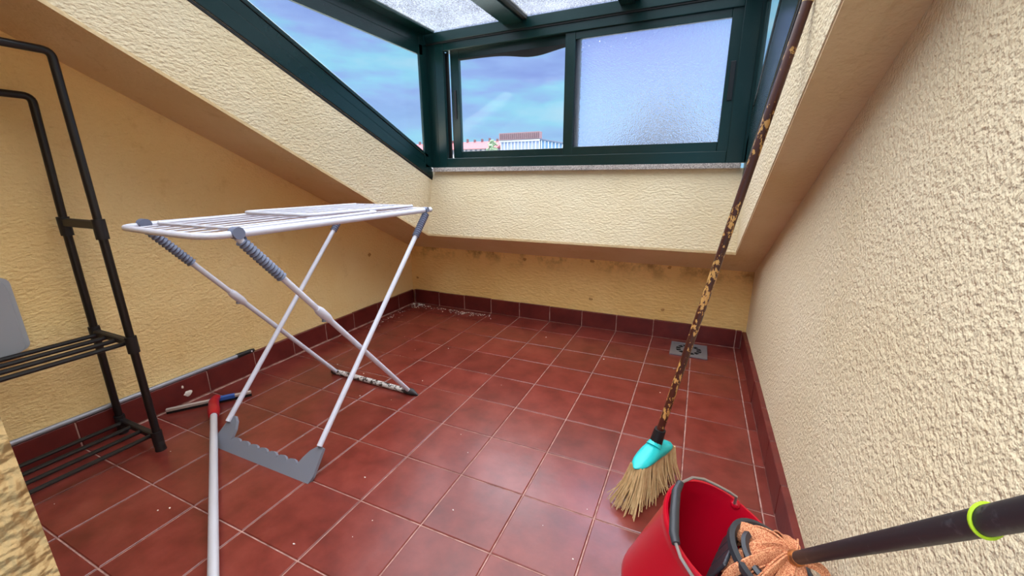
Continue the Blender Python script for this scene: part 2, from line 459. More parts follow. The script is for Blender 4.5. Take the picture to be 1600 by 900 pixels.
# floor: grout bed with individual tiles
floor = MB().box((XL - .3, -8.2, -.5), (XR + .3, YB + .3, -.014)).build('floor', M_GROUT, kind='structure')
def tile_mesh(name, w, d, mat, ch=.010, h=.05):
    a = [(-w / 2, -d / 2), (w / 2, -d / 2), (w / 2, d / 2), (-w / 2, d / 2)]
    b = [(x - math.copysign(ch, x), y - math.copysign(ch, y)) for x, y in a]
    vs = [(x * U, y * U, -h * U) for x, y in a] + [(x * U, y * U, -ch * .7 * U) for x, y in a] + [(x * U, y * U, 0) for x, y in b]
    fs = [(8, 9, 10, 11)] + [(k + i, k + (i + 1) % 4, k + 4 + (i + 1) % 4, k + 4 + i) for k in (0, 4) for i in range(4)]
    me = bpy.data.meshes.new(name); me.from_pydata(vs, [], fs); me.materials.append(mat); return me
G = .019
rng = random.Random(4)
xs = [(i, i + 1) for i in range(-10, 0)] + [(0, .15)]
ys = [(j, j + 1) for j in range(-8, 3)] + [(3, 3.86)]
meshes = {}
for (x0, x1) in xs:
    for (y0, y1) in ys:
        w, d = round(x1 - x0 - G, 3), round(y1 - y0 - G, 3)
        if (w, d) not in meshes: meshes[(w, d)] = tile_mesh('tile', w, d, M_TILE)
        o = bpy.data.objects.new('tile', meshes[(w, d)]); COL.objects.link(o); o.parent = floor
        o.location = ((x0 + x1) / 2 * U, (y0 + y1) / 2 * U, rng.uniform(-.0004, .0004))
        o.rotation_euler = (rng.uniform(-.002, .002), rng.uniform(-.002, .002), 0)

# skirting of tile pieces
SH = .475
def skirting(name, pts):
    root = MB()
    (kind, fixed, back, a0, a1) = pts
    lo, hi = sorted((fixed, back)); fr = fixed + (.012 if back > fixed else -.012)
    l2, h2 = sorted((fr, back))
    if kind == 'x': root.box((l2, a0, -.02), (h2, a1, SH - .012))
    else: root.box((a0, l2, -.02), (a1, h2, SH - .012))
    root = root.build(name, M_GROUT, kind='structure')
    n0, n1 = math.floor(a0), math.ceil(a1)
    for k in range(n0, n1):
        p, q = max(k, a0) + .010, min(k + 1, a1) - .010
        if q - p < .02: continue
        t = rng.uniform(-.004, .004)
        f0 = fixed + t; z1 = SH + rng.uniform(-.006, .006)
        if kind == 'x': mb = MB().box((f0, p, .012), (back, q, z1))
        else: mb = MB().box((p, f0, .012), (q, back, z1))
        mb.bevel(.007, 1).build('skirting_tile', M_SKIRT, root)
    return root
bl = skirting('baseboard_left', ('x', -10.045, XL - .01, -7.0, 3.83))
br = skirting('baseboard_right', ('x', .135, XR + .01, -7.0, 3.83))
bb = skirting('baseboard_back', ('y', 3.825, YB + .01, -10.045, .135))
mbf = MB().blob((-10.045, -3.40, .17), (.022, .075, .06), 2, .4, 3, 1)
mbf.build('filler_lump', M_CRUMB, bl)
MB().blob((-10.045, -3.47, .34), (.01, .02, .035), 2, .4, 3, 2).build('filler_lump', M_CRUMB, bl)

# granite sill
box((OX0 + .10, 2.96, 4.43), (OX1 - .10, 3.5, 4.545), .01).build('trim_1', M_GRANITE, kind='structure')

# ------------------------------------------------------------------ glazed skylight box
FB = .012
def strip(x0, x1, la, lb, y0, y1):
    """beam between two sloping lines la,lb (functions of y)"""
    return MB().hexa([(x0, y0, la(y0)), (x1, y0, la(y0)), (x1, y1, la(y1)), (x0, y1, la(y1)),
                      (x0, y0, lb(y0)), (x1, y0, lb(y0)), (x1, y1, lb(y1)), (x0, y1, lb(y1))]).bevel(FB, 1)
low = lambda y: 4.30 + .442 * (2.955 - y)
mid = lambda y: 4.64 + .452 * (2.85 - y)
hig = lambda y: 4.997 + .463 * (2.715 - y)
ZT = 7.46
YN = -5.9
def side_window(name, xi, sgn, low, mid, hig):
    w = struct(name, (xi, 2.9, 4.3))
    # sgn=-1: glazing lies to the left of the inner face
    X = lambda d: xi + sgn * d
    strip(X(0), X(.34), low, lambda y: mid(y) - .012, YN, 3.08).build('bottom_beam', M_GREEN, w)
    strip(X(.02), X(.34), lambda y: mid(y) - .012, lambda y: hig(y) - .10, YN, 3.05).build('bottom_beam', M_GREEN, w)
    strip(X(.0), X(.30), lambda y: hig(y) - .10, hig, YN, 2.9).build('glazing_bead', M_GREEN, w)
    strip(X(.012), X(.3), lambda y: low(y) - .07, low, YN, 3.09).build('seal', M_SEAL, w)
    yt = 2.715 - (ZT - hig(2.715)) / (hig(1.715) - hig(2.715))
    box((X(0), YN, ZT), (X(.07), 2.9, 7.72), FB).build('top_beam', M_GREEN, w)
    box((X(.02), YN, 7.72), (X(.36), 3.06, 8.03), FB).build('top_beam', M_GREEN, w)
    box((X(0), 2.745, 4.55), (X(.07), 3.10, 7.9), FB).build('corner_post', M_GREEN, w)
    MB().prism([(X(.03), 2.80, hig(2.80) - .03), (X(.03), 2.80, ZT + .03), (X(.03), yt - .1, ZT + .03)], (sgn * .03, 0, 0)).build('pane', M_GLASS, w)
    return w
w1 = side_window('window_1', OX0 + .02, -1, low, mid, hig)
w3 = side_window('window_3', -.40, 1, low, lambda y: 5.10 + .50 * (2.85 - y), lambda y: 5.72 + .56 * (2.74 - y))

w2 = struct('window_2', (-4.4, 3.12, 4.56))
Y0 = 3.08
# outer frame
box((-8.20, Y0, 4.545), (-7.93, Y0 + .12, 7.78), FB).build('frame_jamb', M_GREEN, w2)
box((-.76, Y0, 4.545), (-.44, Y0 + .34, 7.78), FB).build('frame_jamb', M_GREEN, w2)
box((-8.47, Y0 + .005, 4.545), (-8.20, Y0 + .34, 7.78), FB).build('corner_filler', M_GREEN, w2)
box((-.45, Y0 + .005, 4.545), (-.34, Y0 + .34, 7.78), FB).build('corner_filler', M_GREEN, w2)
box((-7.93, Y0, 4.545), (-.76, Y0 + .34, 4.80), FB).build('frame_sill', M_GREEN, w2)
box((-7.93, Y0, 7.56), (-.76, Y0 + .34, 7.78), FB).build('frame_head', M_GREEN, w2)
box((-8.47, Y0 - .05, 7.78), (-.42, Y0 + .34, 8.02), FB).build('eaves_beam', M_GREEN, w2)
box((-8.47, Y0 - .03, 7.745), (-.42, Y0 + .30, 7.785)).build('seal', M_SEAL, w2)
# dark slot at the left, where the outer sash stands slightly open
box((-8.06, Y0 + .19, 4.80), (-7.895, Y0 + .25, 7.56)).build('track_seal', M_SEAL, w2)
# outer (left) sash
def sash(x0, x1, y, sl, sr, zb, zt, rb, rt, mat, nm):
    s = struct_child(nm, w2, (x0, y, zb))
    box((x0, y, zb), (x0 + sl, y + .11, zt), FB).build('stile', M_GREEN, s)
    box((x1 - sr, y, zb), (x1, y + .11, zt), FB).build('stile', M_GREEN, s)
    box((x0 + sl, y + .004, zb), (x1 - sr, y + .106, zb + rb), FB).build('rail', M_GREEN, s)
    box((x0 + sl, y + .004, zt - rt), (x1 - sr, y + .106, zt), FB).build('rail', M_GREEN, s)
    box((x0 + sl - .02, y + .05, zb + rb - .02), (x1 - sr + .02, y + .075, zt - rt + .02)).build('pane', mat, s)
    return s
def struct_child(name, parent, org):
    o = bpy.data.objects.new(name, None); o.empty_display_size = .05; COL.objects.link(o); o.parent = parent
    o.location = (Vector(org) - ORG[parent.name]) * U; ORG[o.name] = Vector(org); return o
sL = sash(-7.83, -4.16, Y0 + .20, .27, .22, 4.80, 7.58, .19, .23, M_GLASS, 'sash')
sR = sash(-4.50, -.745, Y0 + .05, .25, .22, 4.79, 7.58, .21, .18, M_FROST, 'sash')
box((-7.74, Y0 + .175, 5.86), (-7.66, Y0 + .205, 6.60), .01).build('latch', M_LATCH, sL)
box((-.885, Y0 + .022, 5.82), (-.79, Y0 + .052, 6.58), .01).build('latch', M_LATCH, sR)
# sagging rubber gasket along the head of the left pane
mb = MB(); top = []; bot = []
for k in range(25):
    t = k / 24; x = -7.56 + t * 3.06
    sag = .03 + .13 * math.exp(-((t - .72) / .22) ** 2) + .05 * t * (1 - t)
    bot.append((x, Y0 + .175, 7.36 - sag)); top.append((x, Y0 + .175, 7.37))
mb.prism(bot + top[::-1], (0, .02, 0)).build('loose_gasket', M_SEAL, sL)

w4 = struct('window_4', (-4.4, -1, 8.0))
RZ = 8.03
box((OX0, YN, 7.98), (OX0 + .36, 3.0, RZ + .03), FB).build('edge_rafter', M_GREEN, w4)
box((-.80, YN, 7.98), (-.42, 3.0, RZ + .03), FB).build('edge_rafter', M_GREEN, w4)
for (a, b) in ((-6.06, -5.56), (-3.22, -2.90)):
    box((a, YN, 7.90), (b, 3.06, RZ + .05), FB).build('rafter', M_GREEN, w4)
    box((b + .0, YN, 7.96), (b + .11, 3.06, RZ + .04)).build('rafter_seal', M_SEAL, w4)
for (a, b) in ((OX0 + .34, -6.04), (-5.58, -3.2), (-2.92, -.78)):
    box((a, YN, RZ), (b, 3.05, RZ + .03)).build('roof_pane', M_ROOF, w4)
box((OX0, YN - .25, 7.7), (-.42, YN, RZ + .1), FB).build('ridge_beam', M_GREEN, w4)

# ------------------------------------------------------------------ garment rack
gx0, gx1, gy0, gy1 = -8.81, -9.86, -4.50, -6.85
rack = thing('garment_rack', 'black tubular clothes rack with slatted shelves standing against the left wall', 'rack', (-9.3, -5.7, 0))
def arc(c, a, b, n=6):
    """corner fillet: points from a to b around corner c (quadratic)"""
    a, b, c = Vector(a), Vector(b), Vector(c)
    return [a * (1 - t) ** 2 + c * 2 * t * (1 - t) + b * t * t for t in [k / n for k in range(n + 1)]]
RT = .052
for y in (gy0, gy1):
    MB().tube([(gx0, y, .12), (-8.85, y, 3.68)], RT).build('upright', M_BLACKTUBE, rack)
    MB().tube([(-9.96, y, .12), (-9.90, y, 3.68)], RT).build('upright', M_BLACKTUBE, rack)
for (x0, x1, zt, lab) in ((-8.85, -8.89, 5.86, 'f'), (-9.90, -9.78, 5.40, 'r')):
    p = [(x0, gy0, 3.55)] + [tuple(v) for v in arc((x1, gy0, zt), (x1, gy0, zt - .09), (x1, gy0 - .09, zt))] + \
        [tuple(v) for v in arc((x1, gy1, zt), (x1, gy1 + .09, zt), (x1, gy1, zt - .09))] + [(x0, gy1, 3.55)]
    MB().tube(p, RT * .94).build('hanging_hoop', M_BLACKTUBE, rack)
for y in (gy0, gy1):
    MB().box((-9.87, y - .04, 3.60), (-8.87, y + .04, 3.72)).bevel(.015, 1).build('cross_bracket', M_BLACKPLASTIC, rack)
    for x in (-8.85, -9.90):
        MB().tube([(x, y, 3.46), (x, y, 3.74)], .075, 12).build('joint_sleeve', M_BLACKPLASTIC, rack)
    for (zc, xa, xb) in ((1.88, -8.83, -9.93), (.24, -8.82, -9.955)):
        MB().box((xb, y - .045, zc - .05), (xa, y + .045, zc + .05)).bevel(.015, 1).build('shelf_bracket', M_BLACKPLASTIC, rack)
        for x in (xa, xb): MB().tube([(x, y, zc - .16), (x, y, zc + .1)], .074, 12).build('joint_sleeve', M_BLACKPLASTIC, rack)
    for x in (gx0, -9.965): MB().tube([(x, y, 0), (x, y, .16)], [.078, .066], 12).build('foot', M_BLACKPLASTIC, rack)
for (zc, xa, xb) in ((1.86, -8.90, -9.86), (.24, -8.90, -9.88)):
    for k in range(4):
        x = xa + (xb - xa) * (k + .15) / 3.3
        MB().tube([(x, gy0, zc), (x, gy1, zc)], .034, 8).build('shelf_rod', M_BLACKTUBE, rack)

# ------------------------------------------------------------------ grey wall box
gb = thing('wall_box', 'light grey plastic box with rounded lid fixed on left wall behind black rack', 'box', (XL, -6.0, 1.88))
def rbox(x0, x1, y0, y1, z0, z1, r):
    pts = []
    for cy, cz, a0 in ((y1 - r, z1 - r, 0), (y0 + r, z1 - r, 90), (y0 + r, z0 + r, 180), (y1 - r, z0 + r, 270)):
        for k in range(6):
            a = math.radians(a0 + k * 18); pts.append((x0, cy + r * math.cos(a), cz + r * math.sin(a)))
    return MB().prism(pts, (x1 - x0, 0, 0))
rbox(XL - .01, -9.98, -7.0, -5.20, 1.87, 2.96, .10).build('housing', M_BOX, gb)
rbox(-9.98, -9.965, -6.98, -5.27, 1.90, 2.90, .10).build('gasket', M_SEAL, gb)
rbox(-9.965, -9.90, -7.0, -5.26, 1.86, 2.94, .12).bevel(.015, 2).build('lid', M_BOXLID, gb)

# ------------------------------------------------------------------ pole on the skirting ledge
pl = thing('telescopic_pole', 'thin grey metal pole with black end lying along top of left skirting', 'pole', (-10.055, -4.3, .525))
PR = .042
zc = SH + .006 + PR
MB().tube([(-10.072, -7.0, zc), (-10.072, -2.32, zc)], PR, 12).build('tube', M_STEEL, pl)
MB().tube([(-10.072, -2.36, zc), (-10.072, -2.30, zc), (-10.072, -2.02, zc), (-10.072, -1.97, zc)], [.050, .050, .044, .030], 12).build('end_cap', M_BLACKPLASTIC, pl)
MB().tube([(-10.035, -2.05, zc), (-10.022, -2.05, zc)], .018, 10).build('hang_hole', M_FACWHITE, pl)

# ------------------------------------------------------------------ floor squeegee
sq = thing('floor_squeegee', 'silver pole floor squeegee with red socket lying on tiles by left skirting', 'squeegee', (-9.2, -3.4, 0))
hd = Vector((-9.22, -3.40, .20)); tail = Vector((-4.6, -6.15, .09)); dirv = (tail - hd).normalized()
MB().tube([hd + dirv * .52, tail], .056, 14).build('pole', M_ALU, sq)
MB().tube([hd - dirv * .04, hd + dirv * .05, hd + dirv * .30, hd + dirv * .34, hd + dirv * .56, hd + dirv * .60], [.06, .085, .088, .10, .086, .075], 14).build('socket', M_REDPLASTIC, sq)
b0, b1 = Vector((-9.93, -3.86, .075)), Vector((-9.08, -2.78, .10)); bd = (b1 - b0)
bm_ = (b0 + b1) / 2
side = Vector((0, 0, 1)); nrm = bd.normalized().cross(side)
def bar(p, q, w, h):
    d = (q - p).normalized(); n_ = d.cross(Vector((0, 0, 1))).normalized(); u_ = n_.cross(d)
    P = lambda o, a, b: tuple(o + n_ * a + u_ * b)
    return MB().hexa([P(p, -w, -h), P(q, -w, -h), P(q, w, -h), P(p, w, -h), P(p, -w, h), P(q, -w, h), P(q, w, h), P(p, w, h)])
bar(b0, b1, .030, .030).bevel(.008, 1).build('blade_channel', M_BLADE, sq)
bar(b0 + Vector((0, 0, -.045)), b1 + Vector((0, 0, -.06)), .010, .030).build('rubber_blade', M_SEAL, sq)
bar(b0 + bd * .50, b0 + bd * .80, .042, .040).bevel(.015, 2).build('clamp', M_BLUEPLASTIC, sq)
MB().tube([b0 + bd * .58 + Vector((0, 0, .03)), hd], .07, 12).build('neck', M_REDPLASTIC, sq)

# ------------------------------------------------------------------ drying rack
dr = thing('drying_rack', 'white folding clothes drying rack with grey ribbed grips, standing with wings folded in', 'drying rack', (-7.1, -2.6, 0))
LT = .042
TZ = 3.66
A = {'r': (Vector((-5.995, -3.757, .40)), Vector((-6.06, -.66, 3.60))), 'l': (Vector((-8.045, -3.84, .33)), Vector((-8.20, -.64, 3.62)))}
Bq = {'r': (Vector((-6.20, -1.40, .06)), Vector((-6.06, -4.36, 3.62))), 'l': (Vector((-8.24, -1.37, .06)), Vector((-8.18, -4.28, 3.63)))}
def grip(p, q, f0, f1, r, nrib, mat, par):
    d = q - p; pts = []; rad = []
    for k in range(nrib * 4 + 1):
        t = f0 + (f1 - f0) * k / (nrib * 4); pts.append(p + d * t); rad.append(r * (1 + .16 * math.cos(2 * math.pi * k / 4)))
    MB().tube(pts, rad, 12).build('grip', mat, par)
for key in 'rl':
    p, q = A[key]
    lg = MB().tube([p, q], LT, 12).build('leg', M_WHITE, dr)
    grip(p, q, .875, .995, .062, 12, M_GREYBLUE, lg)
    MB().tube([q + Vector((-.05, 0, .07)), q + Vector((.05, 0, .07))], .05, 12).build('pivot', M_GREYBLUE, lg)
    p, q = Bq[key]
    off = Vector((.09 if key == 'r' else -.09, 0, 0)) * 0
    lg = MB().tube([p, q], LT, 12).build('leg', M_WHITE, dr)
    grip(p, q, .835, .985, .062, 13, M_GREYBLUE, lg)
    d = q - p
    MB().tube([p + d * .600, p + d * .615, p + d * .655, p + d * .67], [.05, .066, .066, .05], 12).build('slider', M_WHITE, lg)
    MB().tube([p + d * .625 + Vector((.0, -.04, -.08)), p + d * .63], .03, 8).build('stop_pin', M_GREYFOOT, lg)
    cyl = MB().tube([q + Vector((-.055, 0, .05)), q + Vector((.055, 0, .05))], .072, 16)
    cyl.build('pivot', M_GREYBLUE, lg)
# front foot: scalloped plate in the plane of the front legs
pl_, pr_ = A['l'][0], A['r'][0]
dleg = (A['r'][1] - A['r'][0]).normalized()
bl0 = Vector((-8.16, -4.10, .0)); br0 = Vector((-5.93, -4.08, .0)); ax = (br0 - bl0); W = ax.length; axn = ax / W
prof = [(0, 0), (W, 0), (W + .03, .10), (W + .0, .50), (W - .10, .52), (W - .22, .42), (W - .30, .30), (W - .36, .17)]
nsc = 7; x0s, x1s = W - .36, .36
for k in range(nsc):
    c = x0s + (x1s - x0s) * (k + .5) / nsc; hw = abs(x1s - x0s) / nsc / 2
    for j in range(1, 7):
        a = math.pi * j / 6; prof.append((c + hw * math.cos(a), .165 + .075 * math.sin(a)))
prof += [(.35, .20), (.33, .34), (.27, .46), (.18, .53), (.09, .52), (-.02, .10)]
dl = Vector((0, .66, .75)).normalized()
MB().prism([bl0 + axn * a + dl * b for a, b in prof], dl.cross(axn) * .05).build('front_foot', M_GREYFOOT, dr)
# back foot: rusty bar with dark tips
MB().tube([(-8.33, -1.36, .055), (-6.12, -1.41, .055)], .055, 10).build('back_foot', M_RUST, dr)
MB().tube([(-6.30, -1.405, .06), (-6.12, -1.41, .06), (-5.98, -1.41, .02)], [.066, .07, .015], 10).build('foot_tip', M_DARKTIP, dr)
MB().tube([(-8.22, -1.37, .06), (-8.36, -1.36, .06)], .066, 10).build('foot_tip', M_DARKTIP, dr)
# top frame
rt = .048
rr_ = [(-6.06, -4.36, TZ), (-6.08, -.48, TZ)]; rl_ = [(-8.22, -4.28, TZ), (-8.22, -.46, TZ)]
MB().tube(rr_, rt, 12).build('side_rail', M_WHITE, dr)
MB().tube(rl_, rt, 12).build('side_rail', M_WHITE, dr)
ends = [(-6.06, -4.30, TZ)] + [tuple(v) for v in arc((-6.08, -4.66, TZ), (-6.07, -4.42, TZ), (-6.38, -4.68, TZ), 5)] + [(-7.2, -4.64, TZ), (-7.8, -4.58, TZ)] + \
       [tuple(v) for v in arc((-8.20, -4.54, TZ), (-7.98, -4.555, TZ), (-8.22, -4.36, TZ), 5)] + [(-8.22, -4.2, TZ)]
MB().tube(ends, .040, 10).build('end_bow', M_WHITE, dr)
MB().tube([(-6.08, -.50, TZ), (-8.22, -.48, TZ)], .038, 10).build('end_bar', M_WHITE, dr)
for k in range(1, 8):
    x = -6.08 - k * 2.14 / 8
    yb0 = -4.66 + .10 * ((k / 8) ** 2)
    MB().tube([(x, yb0, TZ), (x, -.49, TZ)], .011, 6).build('wire', M_WHITE, dr)
def wing(y0, y1, xa, xb, z):
    s = struct_child('wing', dr, ((xa + xb) / 2, y0, z))
    r = .028; k = .12 if y1 > y0 else -.12
    p = [(xa, y0, z - .02), (xa, y1 - k, z)] + [tuple(v) for v in arc((xa, y1, z), (xa, y1 - k, z), (xa - .12, y1, z), 4)][1:] + \
        [tuple(v) for v in arc((xb, y1, z), (xb + .12, y1, z), (xb, y1 - k, z), 4)] + [(xb, y0, z - .02)]
    MB().tube(p, r, 10).build('wing_frame', M_WHITE, s)
    for k in range(1, 6):
        x = xa + (xb - xa) * k / 6
        MB().tube([(x, y0, z - .02), (x, y1, z)], .011, 6).build('wire', M_WHITE, s)
    MB().tube([(xa, y0, z - .02), (xb, y0, z - .02)], .02, 8).build('hinge_bar', M_WHITE, s)
wing(-4.20, -1.80, -6.24, -7.98, TZ + .05)
wing(-.62, -3.05, -6.42, -7.90, TZ + .09)

# ------------------------------------------------------------------ broom leaning on the skylight reveal
brm = thing('broom', 'old broom with peeling brown handle and turquoise head leaning against right reveal', 'broom', (-1.40, -2.23, 0))
bt = Vector((-1.372, -2.16, .82)); tp = Vector((-.412, -2.01, 5.935))
MB().tube([bt, tp], .047, 14).build('handle', M_BROOM, brm)
tdir = (tp - bt).normalized()
MB().tube([tp - tdir * .02, tp + tdir * .04], .049, 14).build('end_cap', M_STRAW, brm)
MB().tube([bt - tdir * .10, bt + tdir * .0, bt + tdir * .16], [.085, .082, .074], 14).build('collar', M_BLACKPLASTIC, brm)
ha = Vector((.45, .89, 0)).normalized()            # long axis of the head
hb = Vector((-.89, .45, 0)); hc = Vector((-1.400, -2.20, .66))
mb = MB()
secs = []
for k in range(13):
    t = -1 + 2 * k / 12; ww = (1 - abs(t) ** 3.2) ** .5
    hh = .060 + .085 * math.exp(-(t / .42) ** 2)
    cx = hc + ha * t * .43 + Vector((0, 0, -.02 - .05 * t * t))
    secs.append([cx + hb * math.cos(a) * .135 * max(ww, .12) + Vector((0, 0, 1)) * math.sin(a) * (hh if math.sin(a) > 0 else .085) * max(ww, .12) for a in [2 * math.pi * j / 14 for j in range(14)]])
rg = [mb.verts(s_) for s_ in secs]
for i in range(12):
    for j in range(14): mb.face([rg[i][j], rg[i][(j + 1) % 14], rg[i + 1][(j + 1) % 14], rg[i + 1][j]])
mb.face(rg[0][::-1]); mb.face(rg[-1]); mb.smooth = True
mb.build('head', M_TURQ, brm)
MB().tube([hc + Vector((0, 0, .06)), bt - tdir * .06], [.11, .09], 14).build('socket', M_TURQ, brm)
mb = MB(); r2 = random.Random(8)
for k in range(620):
    a, b = r2.uniform(-1, 1), r2.uniform(-1, 1)
    p0 = hc + ha * a * .39 + hb * b * .10 + Vector((0, 0, -.06))
    fan = Vector((0, 0, 0)) + ha * (a * .20 + r2.gauss(0, .05) - .05) + hb * (b * .11 + r2.gauss(0, .05) + .04)
    L_ = r2.uniform(.50, .60)
    p2 = Vector((p0.x + fan.x, p0.y + fan.y, max(.012, p0.z - L_)))
    p1 = (p0 + p2) / 2 - fan * .14
    mb.tube([p0, p1, p2], [.010, .009, .006], 3)
for k in range(16):
    a = r2.uniform(-1, 1); p0 = hc + ha * a * .39 + Vector((0, 0, -.06))
    f = ha * r2.uniform(-.5, .5) + hb * r2.uniform(-.4, .4)
    mb.tube([p0, p0 + f * .4 + Vector((0, 0, -.3)), p0 + f + Vector((0, 0, -.5))], [.008, .007, .004], 3)
mb.build('bristles', M_STRAW, brm, kind='stuff')

# ------------------------------------------------------------------ red bucket, tilted against the right wall
BAX = Vector((.396, -.123, .91)).normalized(); BB = Vector((-1.117, -3.822, .185)); BH = 1.117
BE1 = (Vector((BAX.x, BAX.y, 0)) - BAX * (BAX.x ** 2 + BAX.y ** 2)).normalized(); BE2 = BAX.cross(BE1)
def bl_(a, b, h): return BB + BE1 * a + BE2 * b + BAX * h
bk = thing('bucket', 'red plastic mop bucket with wire handle, tilted against the right wall', 'bucket', (-.9, -3.9, 0))
def oval(th, r, h):
    k = .36 * max(0, min(1, h / BH)) ** 1.4
    return r * (1 + k * max(0, math.cos(th)) ** 2)
MB().lathe(BB, BAX, [(.40, .012), (.43, 0), (.449, .02), (.455, .08), (.50, BH - .16), (.512, BH - .12), (.535, BH - .07), (.545, BH - .02), (.535, BH), (.515, BH),
                     (.505, BH - .03), (.490, BH - .10), (.478, BH - .17), (.43, .10), (.40, .05), (.02, .045)], 56, rad=oval, e1=BE1).build('body', M_RED, bk)
bp = [(-.02, .49, 1.09), (-.059, .450, 1.207), (-.126, .425, 1.215), (-.24, .379, 1.215), (-.362, .318, 1.215), (-.446, .23, 1.21), (-.505, .047, 1.207), (-.495, -.077, 1.207), (-.422, -.287, 1.207), (-.341, -.488, 1.207), (-.295, -.551, 1.207), (-.219, -.607, 1.19), (-.092, -.640, 1.17), (.0, -.60, 1.12), (.03, -.53, 1.08)]
P3 = [bl_(*q) for q in bp]
MB().tube(P3, .014, 8).build('bail', M_WIRE, bk)
MB().tube(P3[6:11], [.034, .040, .040, .040, .034], 12).build('bail_grip', M_DARKGREY, bk)
for q in ((-.01, .515, 1.08), (.02, -.525, 1.07)):
    MB().blob(bl_(*q), (.05, .05, .05), 2, .05).build('bail_lug', M_RED, bk)
# wringer basket hooked in the wall side of the bucket
WC = (.36, .02)
WH = .07
def wr_rad(th, r, h): return r * (1 + .10 * math.cos(th) ** 2)
wpos = bl_(WC[0], WC[1], WH)
wring = thing('mop_wringer', 'dark grey plastic wringer basket set in the red bucket under the mop', 'wringer', wpos + BAX * .5)
MB().lathe(wpos, BAX, [(.30, BH - .02), (.34, BH + .02), (.345, BH + .07), (.31, BH + .085), (.285, BH + .06), (.27, BH - .02)], 40, close=True, rad=wr_rad, e1=BE1).build('rim', M_DARKGREY, wring)
MB().lathe(wpos, BAX, [(.235, BH + .04), (.255, BH + .075), (.235, BH + .10), (.20, BH + .09), (.20, BH + .04)], 40, close=True, rad=wr_rad, e1=BE1).build('inner_ring', M_DARKGREY, wring)
for k in range(14):
    th = 2 * math.pi * k / 14
    u = BE1 * math.cos(th) + BE2 * math.sin(th); v = BAX.cross(u)
    pa = wpos + u * .29 + BAX * (BH + .0); pb = wpos + u * .15 + BAX * (BH - .45)
    w_ = .045
    MB().hexa([pb - v * w_ * .6, pb + v * w_ * .6, pb + v * w_ * .6 + u * .02, pb - v * w_ * .6 + u * .02, pa - v * w_, pa + v * w_, pa + v * w_ + u * .02, pa - v * w_ + u * .02]).build('slat', M_DARKGREY, wring)
MB().lathe(wpos, BAX, [(.02, BH - .47), (.18, BH - .47), (.18, BH - .43), (.02, BH - .43)], 24, e1=BE1).build('cup', M_DARKGREY, wring)
# panel on the bucket side of the wringer
for sy in (-.20, .0, .20):
    p = bl_(.075, sy, BH - .28); q = bl_(.065, sy, BH + .05)
    v = BE2 * .098
    MB().hexa([p - v, p + v, p + v + BE1 * .03, p - v + BE1 * .03, q - v, q + v, q + v + BE1 * .03, q - v + BE1 * .03]).bevel(.01, 1).build('guard_panel', M_DARKGREY, wring)
# hooks over bucket edge
for sy in (-.22, .16):
    c = bl_(.70, sy, BH + .02)
    MB().box(c - Vector((.05, .05, .05)), c + Vector((.07, .05, .05))).bevel(.012, 1).build('hook', M_DARKGREY, wring)

# ------------------------------------------------------------------ mop
S = Vector((-.163, -4.10, 1.345)); D = Vector((.06, -1.73, 2.02)); Dn = D.normalized()
mop = thing('mop', 'string mop with tan cloth strips and black handle standing in the red bucket', 'mop', S)
MB().tube([S, S + D * 1.35], .048, 18).build('handle', M_HANDLE, mop)
MB().tube([S - Dn * .34, S - Dn * .10, S + Dn * .02, S + Dn * .03], [.085, .068, .056, .050], 16).build('ferrule', M_FERRULE, mop)
bc = S + D * .865
n1 = Dn.orthogonal().normalized(); n2 = Dn.cross(n1)
tilt = Dn * .5
MB().tube([bc + (n1 * math.cos(a) + n2 * math.sin(a)) * .052 + Dn * .035 * math.sin(a + .6) for a in [2 * math.pi * k / 28 for k in range(28)]], .0065, 6, closed=True).build('rubber_band', M_BAND, mop)
def ribbon(pts, w, th, nvec):
    """cloth strip with thickness along a smooth path"""
    P = [Vector(p) for p in pts]; Q = []
    for i in range(len(P) - 1):
        p0, p1, p2, p3 = P[max(i - 1, 0)], P[i], P[i + 1], P[min(i + 2, len(P) - 1)]
        for k in range(5):
            t = k / 5
            Q.append(.5 * ((2 * p1) + (p2 - p0) * t + (2 * p0 - 5 * p1 + 4 * p2 - p3) * t * t + (3 * p1 - p0 - 3 * p2 + p3) * t ** 3))
    Q.append(P[-1]); mb = MB(); prev = None; w0 = nvec.normalized(); N = len(Q)
    for i, q in enumerate(Q):
        t = (Q[min(i + 1, N - 1)] - Q[max(i - 1, 0)]).normalized()
        b = w0 - t * w0.dot(t)
        if b.length < .05: b = t.orthogonal()
        b.normalize(); w0 = b; nn = t.cross(b)
        ww = w * (1 - .25 * (i / N) ** 3)
        curl = nn * (.30 * ww)
        ring = mb.verts([q - b * ww + curl, q - nn * th * .2, q + b * ww + curl, q + b * ww + curl + nn * th, q + nn * th * .8, q - b * ww + curl + nn * th])
        if prev:
            for j in range(6): mb.face([prev[j], prev[(j + 1) % 6], ring[(j + 1) % 6], ring[j]])
        else: mb.face(ring[::-1])
        prev = ring
    mb.face(prev); mb.smooth = True
    return mb
r3 = random.Random(21)
